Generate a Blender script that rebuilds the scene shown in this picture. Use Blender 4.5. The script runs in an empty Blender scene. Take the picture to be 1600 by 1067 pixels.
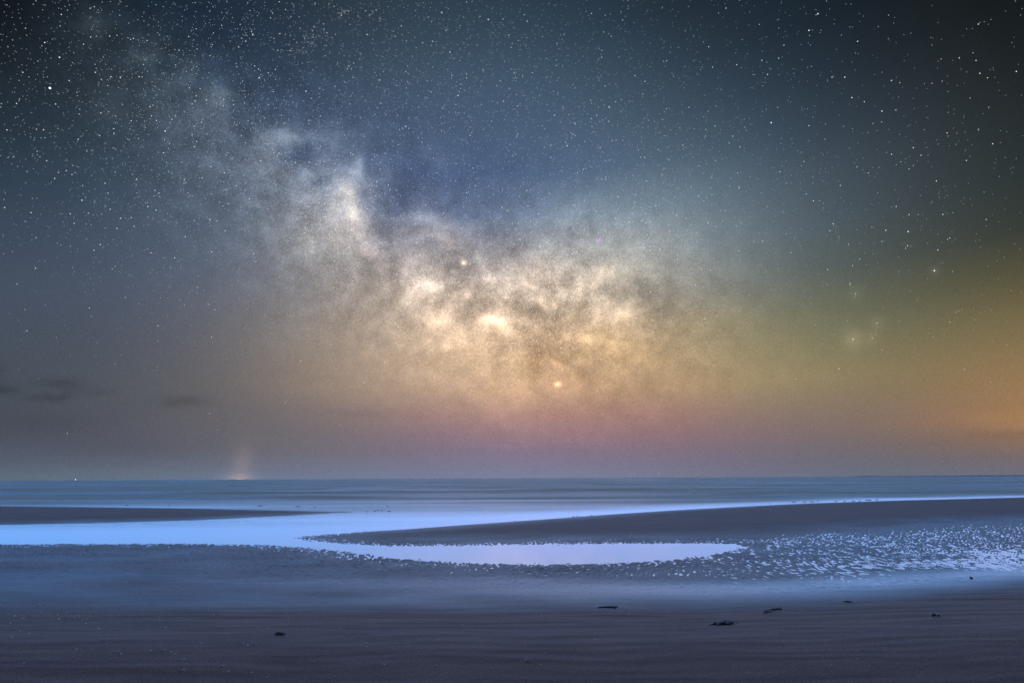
import bpy, bmesh, math, random
import numpy as np
from mathutils import Vector, Matrix

random.seed(7)
S = bpy.context.scene
COL = S.collection
RNG = np.random.default_rng(11)

# ------------------------------------------------------------------ camera
CAM_H = 1.8
FPX = 889.0                      # focal length in photograph pixels (20 mm on 36 mm)
PITCH = math.atan((747.0 - 533.5) / FPX)
ROLL = 0.0050
fwd = Vector((0, math.cos(PITCH), math.sin(PITCH)))
up0 = Vector((0, -math.sin(PITCH), math.cos(PITCH)))
rt0 = Vector((1, 0, 0))
upv = (up0 * math.cos(ROLL) + rt0 * math.sin(ROLL)).normalized()
rtv = fwd.cross(upv).normalized()
cam_d = bpy.data.cameras.new('camera')
cam_d.sensor_width = 36.0
cam_d.lens = 36.0 * FPX / 1600.0
cam_d.clip_start = 0.1
cam_d.clip_end = 120000.0
cam = bpy.data.objects.new('camera', cam_d)
m = Matrix((rtv, upv, -fwd)).transposed().to_4x4()
m.translation = Vector((0, 0, CAM_H))
cam.matrix_world = m
COL.objects.link(cam)
S.camera = cam


def ray(px, py):
    return (fwd + rtv * ((px - 800.0) / FPX) + upv * ((533.5 - py) / FPX)).normalized()


def ground(px, py, z=0.0):
    d = ray(px, py)
    t = (z - CAM_H) / d.z
    return (d.x * t, d.y * t)


def pix(d):
    """direction -> position in the photograph's frame (used to read the sky survey table)"""
    f = d.dot(fwd)
    if f < 0.05:
        return None
    return 800 + FPX * d.dot(rtv) / f, 533.5 - FPX * d.dot(upv) / f


# ------------------------------------------------------------------ exposure
S.view_settings.view_transform = 'Standard'
S.view_settings.look = 'None'
S.view_settings.exposure = 0.0
S.view_settings.gamma = 1.0
S.view_settings.use_curve_mapping = False
S.cycles.use_denoising = True
S.cycles.use_adaptive_sampling = True
S.cycles.adaptive_threshold = 0.02
S.cycles.adaptive_min_samples = 20
S.cycles.max_bounces = 4
S.cycles.diffuse_bounces = 1
S.cycles.glossy_bounces = 2
S.cycles.sample_clamp_indirect = 4.0

# ------------------------------------------------------------------ twilight sun (wide, blue, low over the sea)
SUN_EL, SUN_AZ = math.radians(20.0), math.radians(-4.0)
sd = bpy.data.lights.new('twilight', 'SUN')
sd.energy = 2.8
sd.angle = math.radians(112.0)
sd.color = (0.155, 0.41, 1.0)
sun = bpy.data.objects.new('twilight', sd)
COL.objects.link(sun)
to_sun = Vector((math.sin(SUN_AZ) * math.cos(SUN_EL), math.cos(SUN_AZ) * math.cos(SUN_EL), math.sin(SUN_EL)))
sun.rotation_euler = to_sun.to_track_quat('Z', 'Y').to_euler()


# ------------------------------------------------------------------ night sky (world nodes, by direction)
def lin(c):
    return [((v / 255.0) / 12.92 if v / 255.0 <= 0.04045 else ((v / 255.0 + 0.055) / 1.055) ** 2.4) for v in c]


SKY_X = [0, 133, 267, 400, 533, 667, 800, 933, 1067, 1200, 1333, 1467, 1600]
SKY_Y = [0, 90, 180, 270, 350, 430, 510, 590, 660, 710, 745]
SKY = [
    [(5,10,14),(26,34,43),(20,34,49),(30,46,63),(45,58,68),(43,58,70),(41,56,70),(35,50,62),(33,45,55),(27,39,51),(22,31,39),(24,30,33),(18,22,22)],
    [(20,28,34),(40,50,59),(36,52,67),(40,56,77),(55,70,86),(63,82,100),(63,84,104),(55,74,92),(47,61,73),(37,51,65),(33,42,51),(38,44,47),(23,28,28)],
    [(34,46,56),(46,58,68),(58,70,84),(62,78,104),(71,88,111),(71,90,115),(73,94,117),(73,94,113),(65,81,97),(53,69,85),(47,58,69),(50,57,62),(33,39,39)],
    [(45,60,76),(53,70,86),(67,84,102),(93,106,127),(88,102,128),(75,94,129),(77,98,131),(87,110,135),(89,108,123),(73,90,105),(65,76,85),(57,65,69),(38,47,45)],
    [(59,72,89),(63,78,96),(77,92,111),(97,110,131),(138,140,142),(94,106,138),(106,122,148),(142,158,170),(128,146,158),(88,104,118),(74,84,91),(62,71,73),(44,50,44)],
    [(69,80,97),(73,84,103),(83,95,115),(101,109,124),(142,141,143),(186,171,157),(172,161,153),(192,181,169),(146,152,150),(98,110,109),(82,91,86),(80,82,70),(94,86,56)],
    [(69,78,93),(74,82,97),(85,92,107),(112,110,114),(152,142,133),(205,180,157),(211,184,156),(193,165,137),(163,147,121),(127,127,100),(105,109,88),(109,108,86),(130,111,76)],
    [(71,79,89),(78,85,94),(87,93,102),(113,106,105),(159,142,124),(196,167,141),(212,177,139),(188,154,117),(171,145,112),(157,144,109),(133,122,92),(128,113,88),(158,124,84)],
    [(72,78,90),(79,84,96),(90,91,100),(109,104,107),(119,111,112),(150,119,123),(164,127,126),(164,121,119),(150,116,115),(134,113,112),(121,111,103),(126,107,102),(168,123,78)],
    [(80,86,102),(86,90,106),(94,97,110),(108,106,116),(113,112,124),(123,113,133),(129,118,141),(127,114,135),(121,111,129),(118,107,122),(103,106,114),(108,104,112),(120,105,104)],
    [(92,106,122),(98,112,128),(102,115,135),(108,119,143),(114,122,149),(118,125,152),(122,128,155),(120,125,150),(116,119,143),(111,115,134),(102,110,128),(100,109,127),(110,112,125)],
]
SKY = np.array([[lin(c) for c in r] for r in SKY])


def survey(px, py):
    px = min(max(px, 0), 1600); py = min(max(py, 0), 745)
    i = min(int(np.searchsorted(SKY_X, px, 'right')) - 1, len(SKY_X) - 2)
    j = min(int(np.searchsorted(SKY_Y, py, 'right')) - 1, len(SKY_Y) - 2)
    u = (px - SKY_X[i]) / (SKY_X[i + 1] - SKY_X[i]); v = (py - SKY_Y[j]) / (SKY_Y[j + 1] - SKY_Y[j])
    return (SKY[j, i] * (1 - u) + SKY[j, i + 1] * u) * (1 - v) + (SKY[j + 1, i] * (1 - u) + SKY[j + 1, i + 1] * u) * v


W = bpy.data.worlds.new('World')
S.world = W
W.use_nodes = True
W.cycles.sampling_method = 'NONE'
nt = W.node_tree
nt.nodes.clear()
L = nt.links


def nd(kind, **kw):
    n = nt.nodes.new(kind)
    for k, v in kw.items():
        setattr(n, k, v)
    return n


def put(sock, v):
    if isinstance(v, bpy.types.NodeSocket):
        L.new(v, sock)
    else:
        sock.default_value = v


def vm(op, *a):
    n = nd('ShaderNodeVectorMath', operation=op)
    for s, v in zip(n.inputs, a):
        put(s, v)
    return n.outputs['Value'] if op in ('DOT_PRODUCT', 'LENGTH') else n.outputs['Vector']


def mt(op, *a, clamp=False):
    n = nd('ShaderNodeMath', operation=op, use_clamp=clamp)
    for s, v in zip(n.inputs, a):
        put(s, v)
    return n.outputs[0]


def noise(vec, scale, detail, rough=0.5):
    n = nd('ShaderNodeTexNoise')
    put(n.inputs['Vector'], vec)
    n.inputs['Scale'].default_value = scale
    n.inputs['Detail'].default_value = detail
    n.inputs['Roughness'].default_value = rough
    return n


D = nd('ShaderNodeTexCoord').outputs['Generated']
sep = nd('ShaderNodeSeparateXYZ'); L.new(D, sep.inputs[0])

# broad colours: a ramp of elevation for each of several bearings, blended smoothly by bearing
EL_MAX = 52.0
elev = mt('DIVIDE', mt('ARCSINE', sep.outputs[2]), math.radians(EL_MAX), clamp=True)
comb = nd('ShaderNodeCombineXYZ')
L.new(sep.outputs[0], comb.inputs[0]); L.new(sep.outputs[1], comb.inputs[1])
DH = vm('NORMALIZE', comb.outputs[0])
stops = [0, 0.4, 1.3, 2.6, 4.2, 6.2, 8.6, 11.5, 14.5, 18, 22, 26, 30, 34, 38, 42, 46, 52]
bearings = [-178, -120, -80, -60, -48, -41, -34, -27, -20, -13, -6.5, 0, 6.5, 13, 20, 27, 34, 41, 48, 60, 80, 120]
acc = wsum = None
edge_l = [survey(0, y) for y in SKY_Y]; edge_r = [survey(1600, y) for y in SKY_Y]
for az in bearings:
    cr = nd('ShaderNodeValToRGB'); el = cr.color_ramp.elements
    cr.color_ramp.interpolation = 'LINEAR'
    for k, e in enumerate(stops):
        a = math.radians(max(-50, min(50, az))); ee = math.radians(e)
        p = pix(Vector((math.sin(a) * math.cos(ee), math.cos(a) * math.cos(ee), math.sin(ee))))
        c = survey(*p)
        if abs(az) > 60:                       # round the back: the two sides run together
            q = survey(1600 if az < 0 else 0, p[1])
            f = 0.5 * (abs(az) - 60) / 120
            c = c * (1 - f) + q * f
        s = el[0] if k == 0 else (el[len(el) - 1] if k == len(stops) - 1 else None)
        if s is None:
            s = el.new(e / EL_MAX)
        else:
            s.position = e / EL_MAX
        # elements re-sort by position: fetch the one just placed
        for q in el:
            if abs(q.position - e / EL_MAX) < 1e-5:
                q.color = (c[0], c[1], c[2], 1)
    L.new(elev, cr.inputs[0])
    a = math.radians(az)
    kk = 1 / (math.radians(5.0) ** 2) if abs(az) <= 48 else (1 / (math.radians(11.0) ** 2) if abs(az) <= 80 else 1 / (math.radians(24.0) ** 2))
    dt = vm('DOT_PRODUCT', DH, (math.sin(a), math.cos(a), 0))
    w = mt('EXPONENT', mt('MULTIPLY_ADD', dt, kk, -kk))
    sc = nd('ShaderNodeVectorMath', operation='SCALE'); L.new(cr.outputs[0], sc.inputs[0]); L.new(w, sc.inputs['Scale'])
    acc = sc.outputs[0] if acc is None else vm('ADD', acc, sc.outputs[0])
    wsum = w if wsum is None else mt('ADD', wsum, w)
sc = nd('ShaderNodeVectorMath', operation='SCALE'); L.new(acc, sc.inputs[0]); L.new(mt('DIVIDE', 1.0, wsum), sc.inputs['Scale'])
BASE = sc.outputs[0]

# star clouds and dust lanes of the Milky Way: soft lobes on a noise-warped direction
n1 = noise(D, 9.0, 3.0, 0.55); n2 = noise(D, 42.0, 3.0, 0.52)
DW = vm('MULTIPLY_ADD', vm('SUBTRACT', n1.outputs['Color'], (0.5, 0.5, 0.5)), (0.085, 0.085, 0.085), D)
DW = vm('MULTIPLY_ADD', vm('SUBTRACT', n2.outputs['Color'], (0.5, 0.5, 0.5)), (0.040, 0.040, 0.040), DW)
DS = vm('MULTIPLY_ADD', vm('SUBTRACT', n2.outputs['Color'], (0.5, 0.5, 0.5)), (0.035, 0.035, 0.012), D)

WHITE = (1.45, 1.25, 0.95); CREAM = (1.15, 1.12, 1.08); GOLD = (1.15, 1.05, 0.75); PINK = (1.15, 0.98, 0.95)
BLUE = (1.2, 1.0, 0.62); GREY = (1, 1, 1); BROWN = (0.8, 1.0, 1.15)
LOBES = [  # x, y, sx, sy, turn, strength, tint
    (543, 305, 22, 34, 25, .62, WHITE), (528, 350, 42, 38, 20, .36, WHITE), (470, 345, 60, 62, 0, .16, WHITE), (557, 345, 20, 20, 0, .2, WHITE),
    (446, 220, 30, 15, 12, .55, WHITE), (412, 242, 26, 22, 0, .3, WHITE), (555, 269, 8, 7, 0, .5, WHITE), (470, 275, 35, 14, -10, .25, WHITE),
    (582, 396, 34, 18, -20, .34, PINK), (640, 440, 22, 34, 10, .32, CREAM), (668, 452, 28, 28, 0, .26, CREAM), (690, 490, 26, 22, 0, .26, CREAM),
    (690, 372, 26, 16, -15, .45, WHITE), (655, 342, 24, 22, 0, .26, WHITE), (770, 440, 34, 24, 0, .3, CREAM), (835, 418, 50, 20, -12, .3, WHITE),
    (832, 454, 26, 10, -25, .3, CREAM), (945, 430, 36, 18, 10, .26, WHITE), (1000, 385, 70, 36, 0, .12, WHITE), (880, 350, 40, 20, 0, .15, WHITE),
    (950, 490, 46, 16, -28, .32, CREAM), (968, 545, 46, 16, -15, .25, GOLD), (930, 520, 30, 12, 10, .15, GOLD), (775, 503, 36, 18, -15, .22, CREAM),
    (760, 500, 170, 80, -10, .10, CREAM), (1000, 560, 130, 60, 0, .10, GOLD), (520, 340, 80, 70, -30, .10, WHITE), (800, 612, 40, 40, 0, .16, GOLD), (715, 540, 36, 24, 0, .12, GOLD), (865, 566, 16, 10, -30, .22, CREAM),
    (330, 168, 34, 24, 30, .34, WHITE), (352, 150, 18, 12, 0, .3, WHITE), (228, 95, 17, 13, 0, .45, WHITE), (150, 42, 30, 22, -20, .4, WHITE), (285, 115, 14, 16, 0, .3, WHITE), (190, 80, 110, 60, -35, .22, WHITE), (320, 170, 90, 60, -35, .16, WHITE),
    (520, 232, 30, 18, 0, .3, WHITE), (685, 235, 22, 16, 0, .16, WHITE), (600, 275, 14, 10, 0, .2, WHITE), (300, 260, 40, 30, 0, .12, WHITE),
    # dust
    (612, 345, 22, 40, -28, -.42, BLUE), (640, 300, 50, 36, 0, -.16, BLUE), (590, 425, 26, 18, 20, -.3, GREY), (618, 432, 8, 34, 0, -.25, GREY),
    (726, 432, 16, 34, 35, -.34, GREY), (738, 470, 22, 16, 0, -.4, GREY), (760, 395, 36, 26, 0, -.2, BLUE), (822, 488, 36, 14, -20, -.4, GREY),
    (852, 520, 26, 34, 0, -.32, GREY), (842, 562, 18, 24, 15, -.42, BROWN), (880, 560, 34, 34, 0, -.2, BROWN), (772, 542, 13, 26, 0, -.3, GREY),
    (1012, 466, 24, 16, 10, -.36, GREY), (1034, 500, 22, 36, 0, -.32, GREY), (958, 462, 22, 8, -25, -.3, GREY), (898, 384, 20, 10, 0, -.2, GREY),
    (886, 436, 30, 8, 20, -.25, GREY), (676, 468, 9, 16, -40, -.34, GREY), (508, 292, 15, 11, 0, -.4, BLUE), (480, 252, 22, 10, -15, -.35, BLUE),
    (1110, 474, 70, 12, 0, -.14, GREY), (560, 480, 30, 60, 0, -.12, GREY), (930, 545, 16, 10, 0, -.16, GREY), (395, 180, 26, 30, 0, -.15, GREY), (180, 90, 24, 22, 0, -.25, GREY),
    (270, 95, 18, 22, 0, -.25, GREY),
]
SHARP = [  # knots, nebulae, star glows, glow of a town below the horizon
    (757, 498, 10, 6, 10, .42, CREAM), (783, 506, 13, 6, -35, .42, CREAM), (768, 500, 5, 4, 0, .2, CREAM), (775, 502, 20, 10, -15, .12, CREAM), (868, 478, 4, 3.5, 0, .40, PINK), (729, 463, 4, 3.5, 0, .35, PINK),
    (872, 600, 4, 3.5, 20, 1.0, PINK), (872, 600, 16, 12, 0, .12, PINK), (867, 567, 7, 3, -40, .28, PINK), (825, 549, 8, 3, 20, .2, PINK), (699, 542, 6, 4, 0, .25, CREAM),
    (724, 411, 4, 4, 0, .7, WHITE), (1333, 530, 12, 12, 0, .3, CREAM), (1370, 505, 9, 9, 0, .16, CREAM), (1337, 459, 9, 9, 0, .16, CREAM), (1363, 528, 7, 7, 0, .15, CREAM),
    (1460, 423, 5, 5, 0, .4, (1, .8, 1.3)), (937, 375, 4, 3, 0, .25, (1.4, .4, 1.6)), (378, 728, 13, 26, 0, .26, (1.5, .9, .4)), (374, 746, 20, 5, 0, .3, (1.5, .9, .5)),
]
KNOTS = [  # smaller clumps and lanes
    (546, 308, 9, 14, 25, .30, WHITE), (553, 333, 8, 8, 0, .30, WHITE), (536, 292, 8, 8, 0, .18, WHITE), (555, 268, 6, 5, 0, .28, WHITE), (552, 288, 7, 3, -20, .22, WHITE), (608, 285, 9, 7, 0, .14, WHITE),
    (573, 318, 8, 20, 25, -.28, BLUE), (509, 290, 9, 8, 0, -.25, BLUE), (498, 283, 9, 5, 0, -.18, BLUE), (452, 212, 9, 8, 20, .22, WHITE), (461, 224, 6, 7, 0, .20, WHITE), (470, 240, 12, 8, 20, -.2, BLUE),
    (655, 336, 10, 7, 0, .16, WHITE), (690, 373, 11, 6, -20, .28, WHITE), (703, 386, 7, 5, 0, .18, WHITE), (676, 380, 8, 5, 0, -.18, BLUE), (566, 393, 11, 7, 0, .16, PINK), (588, 400, 9, 6, 0, .14, PINK),
    (586, 426, 13, 9, 30, -.22, GREY), (620, 428, 5, 22, 4, -.26, GREY), (655, 438, 9, 10, 0, .26, CREAM), (678, 447, 10, 7, -20, .26, CREAM), (640, 420, 8, 10, 0, .16, CREAM), (664, 470, 12, 5, 45, -.26, GREY),
    (685, 496, 12, 9, 0, .16, GOLD), (712, 452, 7, 14, 30, -.22, GREY), (742, 474, 12, 8, 0, -.24, GREY), (765, 436, 11, 7, 10, .22, CREAM), (757, 462, 9, 8, 0, .16, CREAM), (800, 470, 12, 7, 0, -.22, GREY),
    (838, 450, 9, 5, -30, .26, CREAM), (849, 466, 7, 5, 0, .18, CREAM), (790, 514, 9, 6, -30, .30, CREAM), (768, 526, 13, 5, -15, -.24, BROWN), (774, 550, 7, 18, 0, -.22, BROWN), (716, 530, 11, 9, 0, .14, GOLD),
    (832, 490, 14, 8, 0, -.22, GREY), (848, 412, 14, 7, -10, .18, WHITE), (875, 432, 16, 4, 20, -.22, GREY), (906, 408, 10, 6, 0, -.2, GREY), (945, 426, 12, 8, 0, .18, WHITE), (930, 444, 12, 6, 20, .12, CREAM),
    (956, 466, 14, 5, -30, -.24, GREY), (1010, 447, 14, 10, 0, -.22, GREY), (960, 488, 22, 5, -25, .24, CREAM), (985, 474, 8, 10, 0, .18, CREAM), (925, 505, 7, 6, 0, .2, CREAM), (940, 512, 20, 5, -10, -.18, BROWN),
    (955, 545, 14, 7, -15, .16, GOLD), (912, 532, 7, 7, 0, .14, GOLD), (835, 566, 9, 11, 20, -.26, BROWN), (858, 545, 14, 8, 0, -.18, BROWN), (880, 575, 10, 6, -30, .16, CREAM), (900, 580, 18, 12, 0, -.14, BROWN),
    (335, 158, 10, 8, 0, .16, WHITE), (352, 150, 8, 6, -20, .2, WHITE), (312, 178, 12, 8, 0, .12, WHITE), (232, 92, 8, 7, 0, .2, WHITE), (150, 40, 14, 9, -20, .16, WHITE), (380, 205, 10, 14, 0, -.12, BLUE),
]
VEIL = [   # small dark clouds low over the sea
    (95, 599, 25, 6, 0, -.30, GREY), (70, 622, 27, 5, 0, -.24, GREY), (98, 616, 12, 6, 20, -.2, GREY), (287, 627, 25, 6, 0, -.26, GREY), (3, 607, 17, 6, 0, -.34, GREY),
    (150, 613, 22, 4, 0, -.13, GREY), (0, 580, 14, 12, 0, -.15, GREY), (570, 645, 30, 5, 0, -.07, GREY), (60, 660, 70, 16, 0, -.10, GREY), (220, 700, 80, 14, 0, -.08, GREY),
    (1500, 690, 90, 12, 2, -.06, GREY), (1570, 650, 50, 7, 4, .08, GOLD), (1590, 665, 40, 5, 3, .10, GOLD), (1580, 678, 50, 6, 2, -.07, GREY),
]


def lobes(vec, items, acc):
    cnt = 0
    if acc is not None:
        vec = vm('MULTIPLY_ADD', acc, (1e-7, 1e-7, 1e-7), vec)
    for (x, y, sx, sy, turn, g, tint) in items:
        g = g * 0.78 if g < 0 and y < 590 else g
        d0 = ray(x, y)
        px1 = (ray(x + 1, y) - d0); py1 = (ray(x, y - 1) - d0)
        ex = (px1 - d0 * px1.dot(d0)); ey = (py1 - d0 * py1.dot(d0))
        lx, ly = ex.length, ey.length
        ex.normalize(); ey = d0.cross(ex) * (1 if d0.cross(ex).dot(ey) > 0 else -1)
        t = math.radians(turn)
        ax = ex * math.cos(t) + ey * math.sin(t); ay = ey * math.cos(t) - ex * math.sin(t)
        if ax.cross(ay).dot(d0) < 0:
            ay = -ay
        k = 0.70711
        u = vm('DOT_PRODUCT', vec, tuple(ax * (k / (sx * lx)))); v = vm('DOT_PRODUCT', vec, tuple(ay * (k / (sy * ly))))
        w = mt('EXPONENT', mt('MULTIPLY', mt('MULTIPLY_ADD', v, v, mt('MULTIPLY', u, u)), -1.0))
        n = nd('ShaderNodeVectorMath', operation='SCALE')
        n.inputs[0].default_value = tuple(g * q for q in tint)
        L.new(w, n.inputs['Scale'])
        acc = n.outputs[0] if acc is None else vm('ADD', acc, n.outputs[0])
        cnt += 1
        if cnt % 10 == 0:                      # keeps the node program in short batches
            vec = vm('MULTIPLY_ADD', acc, (1e-7, 1e-7, 1e-7), vec)
    return acc


BASE_ = vm('MULTIPLY_ADD', BASE, (1e-7, 1e-7, 1e-7), (0, 0, 0))
LOG = lobes(DW, LOBES, BASE_)
DM = vm('MULTIPLY_ADD', vm('SUBTRACT', n2.outputs['Color'], (0.5, 0.5, 0.5)), (0.022, 0.022, 0.022), D)
LOG = lobes(DM, KNOTS, LOG)
LOG = vm('MULTIPLY', LOG, (0.84, 0.84, 0.84))
LOG = lobes(D, SHARP, LOG)
LOG = lobes(DS, VEIL, LOG)
# band mask -> mottling of unresolved stars
band = lobes(D, [(480, 300, 150, 110, -35, .6, GREY), (330, 180, 150, 100, -30, .4, GREY), (720, 450, 170, 110, -15, .7, GREY), (930, 470, 150, 100, 0, .7, GREY), (150, 60, 150, 90, -20, .35, GREY)], vm('MULTIPLY', LOG, (1e-6, 1e-6, 1e-6)))
fb = noise(D, 32.0, 5.0, 0.62)
fbc = mt('MULTIPLY_ADD', fb.outputs['Fac'], 2.0, -1.0)
sc = nd('ShaderNodeVectorMath', operation='SCALE'); L.new(band, sc.inputs[0]); L.new(fbc, sc.inputs['Scale'])
LOG = vm('ADD', LOG, sc.outputs[0])
gr = noise(D, 380.0, 1.0, 0.7)
grc = mt('MULTIPLY_ADD', gr.outputs['Fac'], 2.0, -1.0)
gamp = vm('MULTIPLY_ADD', band, (0.42, 0.42, 0.42), (0.16, 0.16, 0.16))
sc = nd('ShaderNodeVectorMath', operation='SCALE'); L.new(gamp, sc.inputs[0]); L.new(grc, sc.inputs['Scale'])
LOG = vm('ADD', LOG, sc.outputs[0])
s3 = nd('ShaderNodeSeparateXYZ'); L.new(LOG, s3.inputs[0])
c3 = nd('ShaderNodeCombineXYZ')
for k in range(3):
    L.new(mt('EXPONENT', s3.outputs[k]), c3.inputs[k])
FINAL = vm('MULTIPLY', BASE, c3.outputs[0])
bg = nd('ShaderNodeBackground'); L.new(FINAL, bg.inputs[0]); bg.inputs[1].default_value = 1.0
wo = nd('ShaderNodeOutputWorld'); L.new(bg.outputs[0], wo.inputs[0])


# ------------------------------------------------------------------ helpers
def tag(o, label=None, cat=None, group=None, kind=None):
    if label: o['label'] = label
    if cat: o['category'] = cat
    if group: o['group'] = group
    if kind: o['kind'] = kind
    return o


def mesh_obj(name, verts, faces, mat=None, parent=None, smooth=False):
    me = bpy.data.meshes.new(name)
    me.from_pydata([tuple(v) for v in verts], [], faces)
    me.update()
    if smooth:
        me.shade_smooth()
    if mat: me.materials.append(mat)
    o = bpy.data.objects.new(name, me)
    COL.objects.link(o)
    if parent: o.parent = parent
    return o


def bm_obj(name, bm, mat=None, parent=None, smooth=False):
    me = bpy.data.meshes.new(name)
    bm.to_mesh(me); bm.free()
    if smooth: me.shade_smooth()
    if mat: me.materials.append(mat)
    o = bpy.data.objects.new(name, me)
    COL.objects.link(o)
    if parent: o.parent = parent
    return o


def empty(name, loc, rz=0.0):
    o = bpy.data.objects.new(name, None)
    o.empty_display_size = 0.1
    o.location = loc; o.rotation_euler = (0, 0, rz)
    COL.objects.link(o)
    return o


def hash2(ix, iy, seed):
    h = (ix.astype(np.int64) * 374761393 + iy.astype(np.int64) * 668265263 + seed * 1442695041) & 0xFFFFFFFF
    h = ((h ^ (h >> 13)) * 1274126177) & 0xFFFFFFFF
    h = ((h ^ (h >> 16)) * 2246822519) & 0xFFFFFFFF
    return ((h ^ (h >> 15)) & 0xFFFFFF) / float(0xFFFFFF)


def vnoise(x, y, seed=0):
    ix = np.floor(x); iy = np.floor(y)
    fx = x - ix; fy = y - iy
    ux = fx * fx * fx * (fx * (fx * 6 - 15) + 10); uy = fy * fy * fy * (fy * (fy * 6 - 15) + 10)
    def g(a, b):
        t = hash2(ix + a, iy + b, seed) * (2 * math.pi)
        return np.cos(t) * (fx - a) + np.sin(t) * (fy - b)
    n0 = g(0, 0) * (1 - ux) + g(1, 0) * ux
    n1 = g(0, 1) * (1 - ux) + g(1, 1) * ux
    return (n0 * (1 - uy) + n1 * uy) * 1.6        # about -1..1


def fbm(x, y, seed=0, octv=3, gain=0.5):
    s = 0.0; a = 1.0
    for k in range(octv):
        s = s + a * vnoise(x * (2.03 ** k) + 13.7 * k, y * (2.03 ** k) - 7.1 * k, seed + k)
        a *= gain
    return s


def smooth(a, b, x):
    t = np.clip((x - a) / (b - a), 0, 1)
    return t * t * (3 - 2 * t)


def sdist(poly, X, Y):
    """signed distance in metres, positive inside"""
    P = np.array(poly, dtype=np.float64)
    best = np.full(X.shape, 1e18); inside = np.zeros(X.shape, bool)
    for a, b in zip(P, np.roll(P, -1, axis=0)):
        e = b - a; l2 = e @ e + 1e-12
        t = np.clip(((X - a[0]) * e[0] + (Y - a[1]) * e[1]) / l2, 0, 1)
        dx = X - (a[0] + t * e[0]); dy = Y - (a[1] + t * e[1])
        best = np.minimum(best, dx * dx + dy * dy)
        c = (a[1] > Y) != (b[1] > Y)
        with np.errstate(divide='ignore', invalid='ignore'):
            xi = a[0] + (Y - a[1]) * e[0] / (e[1] if abs(e[1]) > 1e-9 else 1e-9)
        inside ^= c & (X < xi)
    r = np.sqrt(best)
    return np.where(inside, r, -r)


def mat_nodes(name):
    mm = bpy.data.materials.new(name); mm.use_nodes = True
    t = mm.node_tree
    b = next(n for n in t.nodes if n.type == 'BSDF_PRINCIPLED')
    return mm, t, b


# ------------------------------------------------------------------ materials
def sand_material():
    mm, t, b = mat_nodes('beach_sand')
    N = t.nodes; K = t.links
    at = N.new('ShaderNodeAttribute'); at.attribute_name = 'wet'
    geo = N.new('ShaderNodeNewGeometry')
    mp = N.new('ShaderNodeMapping'); K.new(geo.outputs['Position'], mp.inputs[0]); mp.inputs['Scale'].default_value = (0.5, 3.0, 1)
    nb = N.new('ShaderNodeTexNoise'); K.new(mp.outputs[0], nb.inputs['Vector']); nb.inputs['Scale'].default_value = 1.6; nb.inputs['Detail'].default_value = 6
    dry = N.new('ShaderNodeValToRGB'); K.new(nb.outputs['Fac'], dry.inputs[0])
    dry.color_ramp.elements[0].position = 0.33; dry.color_ramp.elements[0].color = (0.29, 0.138, 0.096, 1)
    dry.color_ramp.elements[1].position = 0.70; dry.color_ramp.elements[1].color = (0.42, 0.205, 0.145, 1)
    wet = N.new('ShaderNodeRGB'); wet.outputs[0].default_value = (0.070, 0.045, 0.038, 1)
    mx = N.new('ShaderNodeMix'); mx.data_type = 'RGBA'
    K.new(at.outputs['Fac'], mx.inputs['Factor']); K.new(dry.outputs[0], mx.inputs[6]); K.new(wet.outputs[0], mx.inputs[7])
    fine = N.new('ShaderNodeTexNoise'); K.new(geo.outputs['Position'], fine.inputs['Vector']); fine.inputs['Scale'].default_value = 240; fine.inputs['Detail'].default_value = 2
    fr = N.new('ShaderNodeMapRange'); K.new(fine.outputs['Fac'], fr.inputs[0]); fr.inputs[1].default_value = 0.3; fr.inputs[2].default_value = 0.7; fr.inputs[3].default_value = 0.72; fr.inputs[4].default_value = 1.28
    mul = N.new('ShaderNodeVectorMath'); mul.operation = 'SCALE'; K.new(mx.outputs[2], mul.inputs[0]); K.new(fr.outputs[0], mul.inputs['Scale'])
    coarse = N.new('ShaderNodeTexNoise'); K.new(geo.outputs['Position'], coarse.inputs['Vector']); coarse.inputs['Scale'].default_value = 55; coarse.inputs['Detail'].default_value = 3; coarse.inputs['Roughness'].default_value = 0.7
    cr2 = N.new('ShaderNodeMapRange'); K.new(coarse.outputs['Fac'], cr2.inputs[0]); cr2.inputs[1].default_value = 0.3; cr2.inputs[2].default_value = 0.7; cr2.inputs[3].default_value = 0.70; cr2.inputs[4].default_value = 1.30
    mul2 = N.new('ShaderNodeVectorMath'); mul2.operation = 'SCALE'; K.new(mul.outputs[0], mul2.inputs[0]); K.new(cr2.outputs[0], mul2.inputs['Scale'])
    K.new(mul2.outputs[0], b.inputs['Base Color'])
    rg = N.new('ShaderNodeMapRange'); K.new(at.outputs['Fac'], rg.inputs[0]); rg.inputs[3].default_value = 0.80; rg.inputs[4].default_value = 0.17
    K.new(rg.outputs[0], b.inputs['Roughness'])
    sp = N.new('ShaderNodeMapRange'); K.new(at.outputs['Fac'], sp.inputs[0]); sp.inputs[3].default_value = 0.16; sp.inputs[4].default_value = 0.85
    K.new(sp.outputs[0], b.inputs['Specular IOR Level'])
    mid = N.new('ShaderNodeTexNoise'); K.new(geo.outputs['Position'], mid.inputs['Vector']); mid.inputs['Scale'].default_value = 38; mid.inputs['Detail'].default_value = 4
    bp = N.new('ShaderNodeBump'); K.new(mid.outputs['Fac'], bp.inputs['Height']); bp.inputs['Strength'].default_value = 0.5; bp.inputs['Distance'].default_value = 0.014
    bp2 = N.new('ShaderNodeBump'); K.new(fine.outputs['Fac'], bp2.inputs['Height']); bp2.inputs['Strength'].default_value = 0.3; bp2.inputs['Distance'].default_value = 0.003
    K.new(bp.outputs[0], bp2.inputs['Normal']); K.new(bp2.outputs[0], b.inputs['Normal'])
    return mm


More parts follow.
